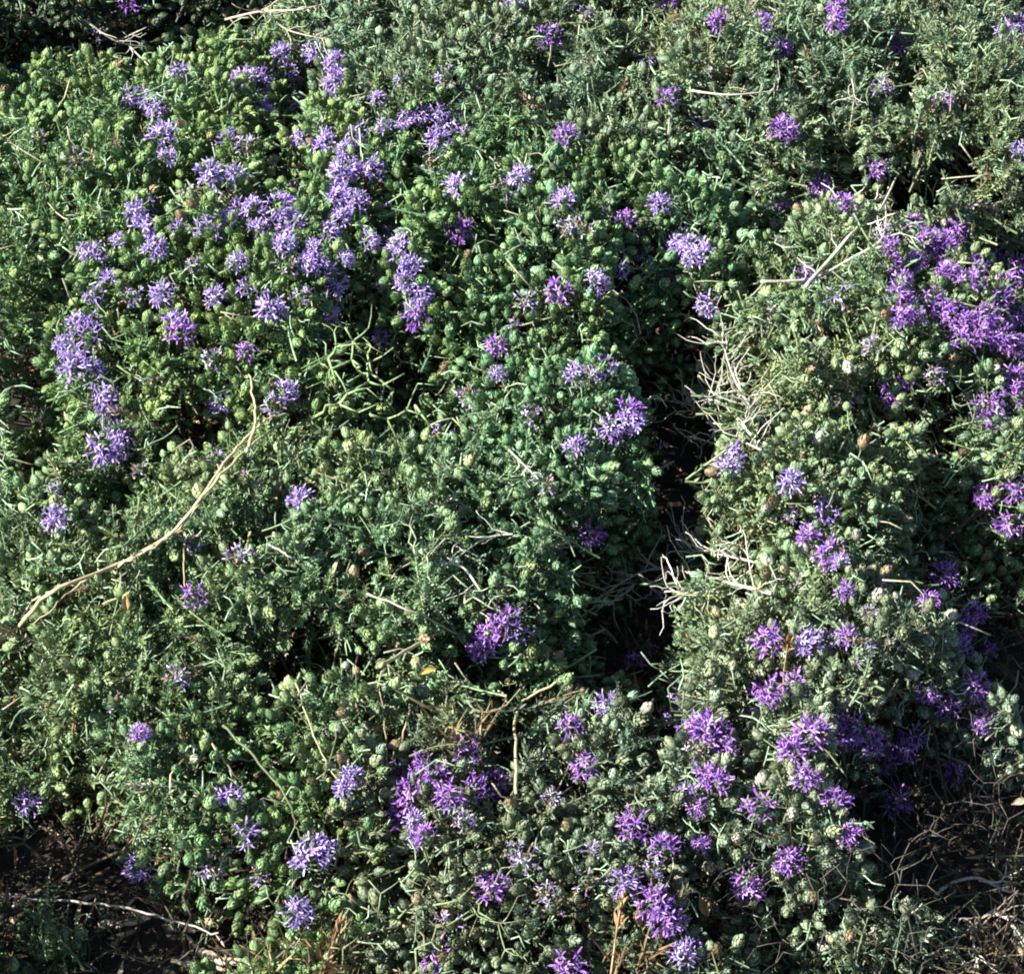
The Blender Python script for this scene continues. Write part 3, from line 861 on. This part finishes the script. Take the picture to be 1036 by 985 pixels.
# ------------------------------------------------------------------ single leaves, seed heads, sticks
def leaf_thing(name, label, cat, px, py, L, W, ang, col, off=.012, mat=M_LEAF):
    p = np.array(on(px, py, off))
    b = Bag(); V = []; C = []
    n = 7
    for i in range(n):
        t = i / (n - 1); wv = W * math.sin(math.pi * min(.98, max(.04, t))) ** .8
        for q in (-1, -.5, 0, .5, 1):
            V.append([(t - .5) * L, q * wv / 2, .0025 * q * q + .004 * math.sin(t * 2.5)]); C.append(np.array(col) * (1 - .2 * (q == 0)))
    Lf = []
    for i in range(n - 1):
        for q in range(4): Lf += [i * 5 + q, i * 5 + q + 1, (i + 1) * 5 + q + 1, (i + 1) * 5 + q]
    M = rotm([.1, -.35, 1], 0)
    c, s = math.cos(ang), math.sin(ang)
    V = np.array(V) @ np.array([[c, s, 0], [-s, c, 0], [0, 0, 1]])
    V = V @ np.array([[1, 0, 0], [0, .94, -.34], [0, .34, .94]]).T
    b.put(V, np.array(C), np.array(Lf), np.full((n - 1) * 4, 4))
    return thing(name, label, cat, Vector(p), None, b.mesh(name, mat))
leaf_thing('dead_leaf', 'small bright yellow dead leaf lying above the bottom centre flowers', 'leaf', 433, 680, .014, .005, .3, (.42, .29, .06))
leaf_thing('dead_leaf', 'tan brown dead leaf among the lower right purple flowers, near the bottom', 'leaf', 712, 918, .016, .009, 1.9, (.34, .20, .10))
leaf_thing('dead_leaf', 'pale cream dead leaf on the soil below the small lower left cushion', 'leaf', 213, 934, .015, .006, -.5, (.5, .42, .24), .02)
leaf_thing('dead_leaf', 'curled golden brown dead leaf beside the bottom centre flower cluster', 'leaf', 497, 767, .013, .008, .2, (.26, .17, .07))
leaf_thing('dead_leaf', 'pale dead leaf pointing left at the right edge, over the shaded hollow', 'leaf', 1031, 812, .013, .006, .2, (.34, .29, .21), .05)
leaf_thing('dead_leaf', 'tiny rust brown leaf under the dry grass stalk at the left', 'leaf', 128, 612, .014, .005, 1.7, (.30, .17, .06))

def seed_head(label, stem, head, col, seed, off=.02):
    r = np.random.RandomState(seed)
    o0 = np.array(on(*stem[0], off))
    t = thing('grass_seed_head', label, 'grass head', Vector(o0), 'dry grass heads')
    pts = smooth_path(even([on(x, y, off) for x, y in stem + head]))
    b = Bag(); b.tube([p - o0 for p in pts], .0009, .0005, col, 5)
    link('stem', b.mesh('stem', M_STRAW), t)
    hp = smooth_path(even([on(x, y, off) for x, y in head]), 10)
    tp = Tpl()
    for i, p in enumerate(hp):
        ax = hp[min(i + 1, len(hp) - 1)] - hp[max(i - 1, 0)]; ax /= np.linalg.norm(ax)
        for q in range(4):
            d = ax + r.normal(0, .28, 3)
            blade(tp, p - o0, d, r.uniform(.008, .013), .0022, .05, r.uniform(0, 6), (.9, .9, .9), (1.2, 1.2, 1.1))
    tp.fin(); b = Bag(); b.inst(tp, np.eye(3)[None], np.zeros((1, 3)), np.array([col]))
    link('spike', b.mesh('spike', M_STRAW), t)
seed_head('tan dry grass spike standing upright near the bottom edge, right of centre', [(618, 985), (622, 955)], [(624, 940), (630, 905)], (.36, .23, .12), 71)
seed_head('orange-brown dry grass spike between the lower right purple flowers', [(792, 700), (793, 685)], [(793, 680), (797, 650)], (.30, .17, .08), 72)
seed_head('small brown dry grass spike at the bottom edge, left of centre', [(322, 1000), (330, 975)], [(332, 970), (342, 935)], (.22, .125, .06), 73, .02)

def tuft(label, px, py, n, col, seed, L=.06):
    r = np.random.RandomState(seed)
    o0 = np.array(on(px, py, 0)); b = Bag()
    tp = Tpl()
    for _ in range(n):
        d = np.array([r.normal(0, .5), r.normal(-.1, .45), 1]); d /= np.linalg.norm(d)
        blade(tp, np.array([r.normal(0, .012), r.normal(0, .012), 0]), d, L * r.uniform(.5, 1.2), .0022, r.uniform(-.5, .5), r.uniform(0, 6), (.9,) * 3, (1.2, 1.15, 1))
    tp.fin()
    k = np.array([col])
    b.inst(tp, np.eye(3)[None], np.zeros((1, 3)), k)
    thing('dry_grass_tuft', label, 'dry grass', Vector(o0), 'tufts of dry grass', b.mesh('dry_grass_tuft', M_STRAW))
tuft('rusty dry grass tuft at the bottom edge below the small lower left cushion', 335, 975, 34, (.22, .13, .065), 81, .042)
tuft('yellow straw grass tuft on the soil at the bottom, right of the fallen sticks', 272, 978, 30, (.30, .26, .13), 82, .036)
tuft('brownish dry grass tuft at the bottom edge among the last purple flowers', 640, 975, 36, (.18, .12, .07), 83, .036)
tuft('straw-coloured grass tuft in the bottom right corner under the dead branch', 1000, 968, 40, (.26, .22, .14), 84, .04)
tuft('tan dry grass standing in the gap above the bottom centre purple cluster', 470, 735, 40, (.22, .18, .10), 85, .04)
tuft('yellowish straw grass on the left shoulder of the right cushion', 775, 415, 50, (.28, .27, .15), 86, .036)

def stick(label, path, r0, col, seed):
    r = np.random.RandomState(seed)
    pts = smooth_path([np.array(at_z(x, y, .008)) for x, y in path], 4)
    o0 = pts[0].copy()
    pts = [p - o0 + r.normal(0, .0007, 3) for p in pts]
    b = Bag(); b.tube(pts, r0, r0 * .7, col, 8)
    thing('fallen_stick', label, 'stick', Vector(o0), 'sticks on the soil at the lower left', b.mesh('fallen_stick', M_WOOD))
stick('upper pale stick with a knobbly end lying under the arching straw', [(101, 935), (125, 934), (152, 928)], .0034, (.42, .36, .28), 91)
stick('longest pale stick on the soil below the small lower left cushion', [(203, 960), (225, 972), (252, 972)], .0042, (.44, .38, .29), 92)
stick('thin grey stick crossing beneath the longest pale stick', [(172, 972), (205, 976), (240, 984)], .0022, (.34, .29, .22), 93)
stick('short brown stick at the bottom edge left of the other sticks', [(112, 955), (130, 945), (140, 938)], .0026, (.20, .14, .10), 94)
stick('slanting light stick leaning toward the yellow straw tuft', [(184, 945), (196, 955), (214, 968)], .0018, (.42, .37, .26), 95)

# ------------------------------------------------------------------ litter and gravel on the soil
def litter():
    r = np.random.RandomState(5)
    tp = Tpl(); blade(tp, np.zeros(3), np.array([1., 0, 0]), .012, .002, .15, 0, (1,) * 3, (1.1,) * 3); tp.fin()
    k = 5200
    P = np.stack([r.uniform(-.62, .62, k), r.uniform(-.78, .8, k), r.uniform(.001, .010, k)], 1)
    d = r.normal(0, 1, (k, 3)); d[:, 2] *= .25
    Fm = frames(P, d, r)
    Fm = np.stack([Fm[:, :, 2], Fm[:, :, 0], Fm[:, :, 1]], 2) * r.uniform(.5, 2.2, k)[:, None, None]
    cols = np.array([(.30, .23, .14), (.18, .12, .07), (.40, .34, .23), (.10, .07, .05)])[r.randint(0, 4, k)] * np.exp(r.normal(0, .2, k))[:, None]
    b = Bag(); b.inst(tp, Fm, P, cols)
    o = link('plant_litter', b.mesh('plant_litter', M_STRAW)); o['kind'] = 'stuff'
    o['label'] = 'dry leaf and straw litter scattered over the dark soil'; o['category'] = 'litter'
litter()
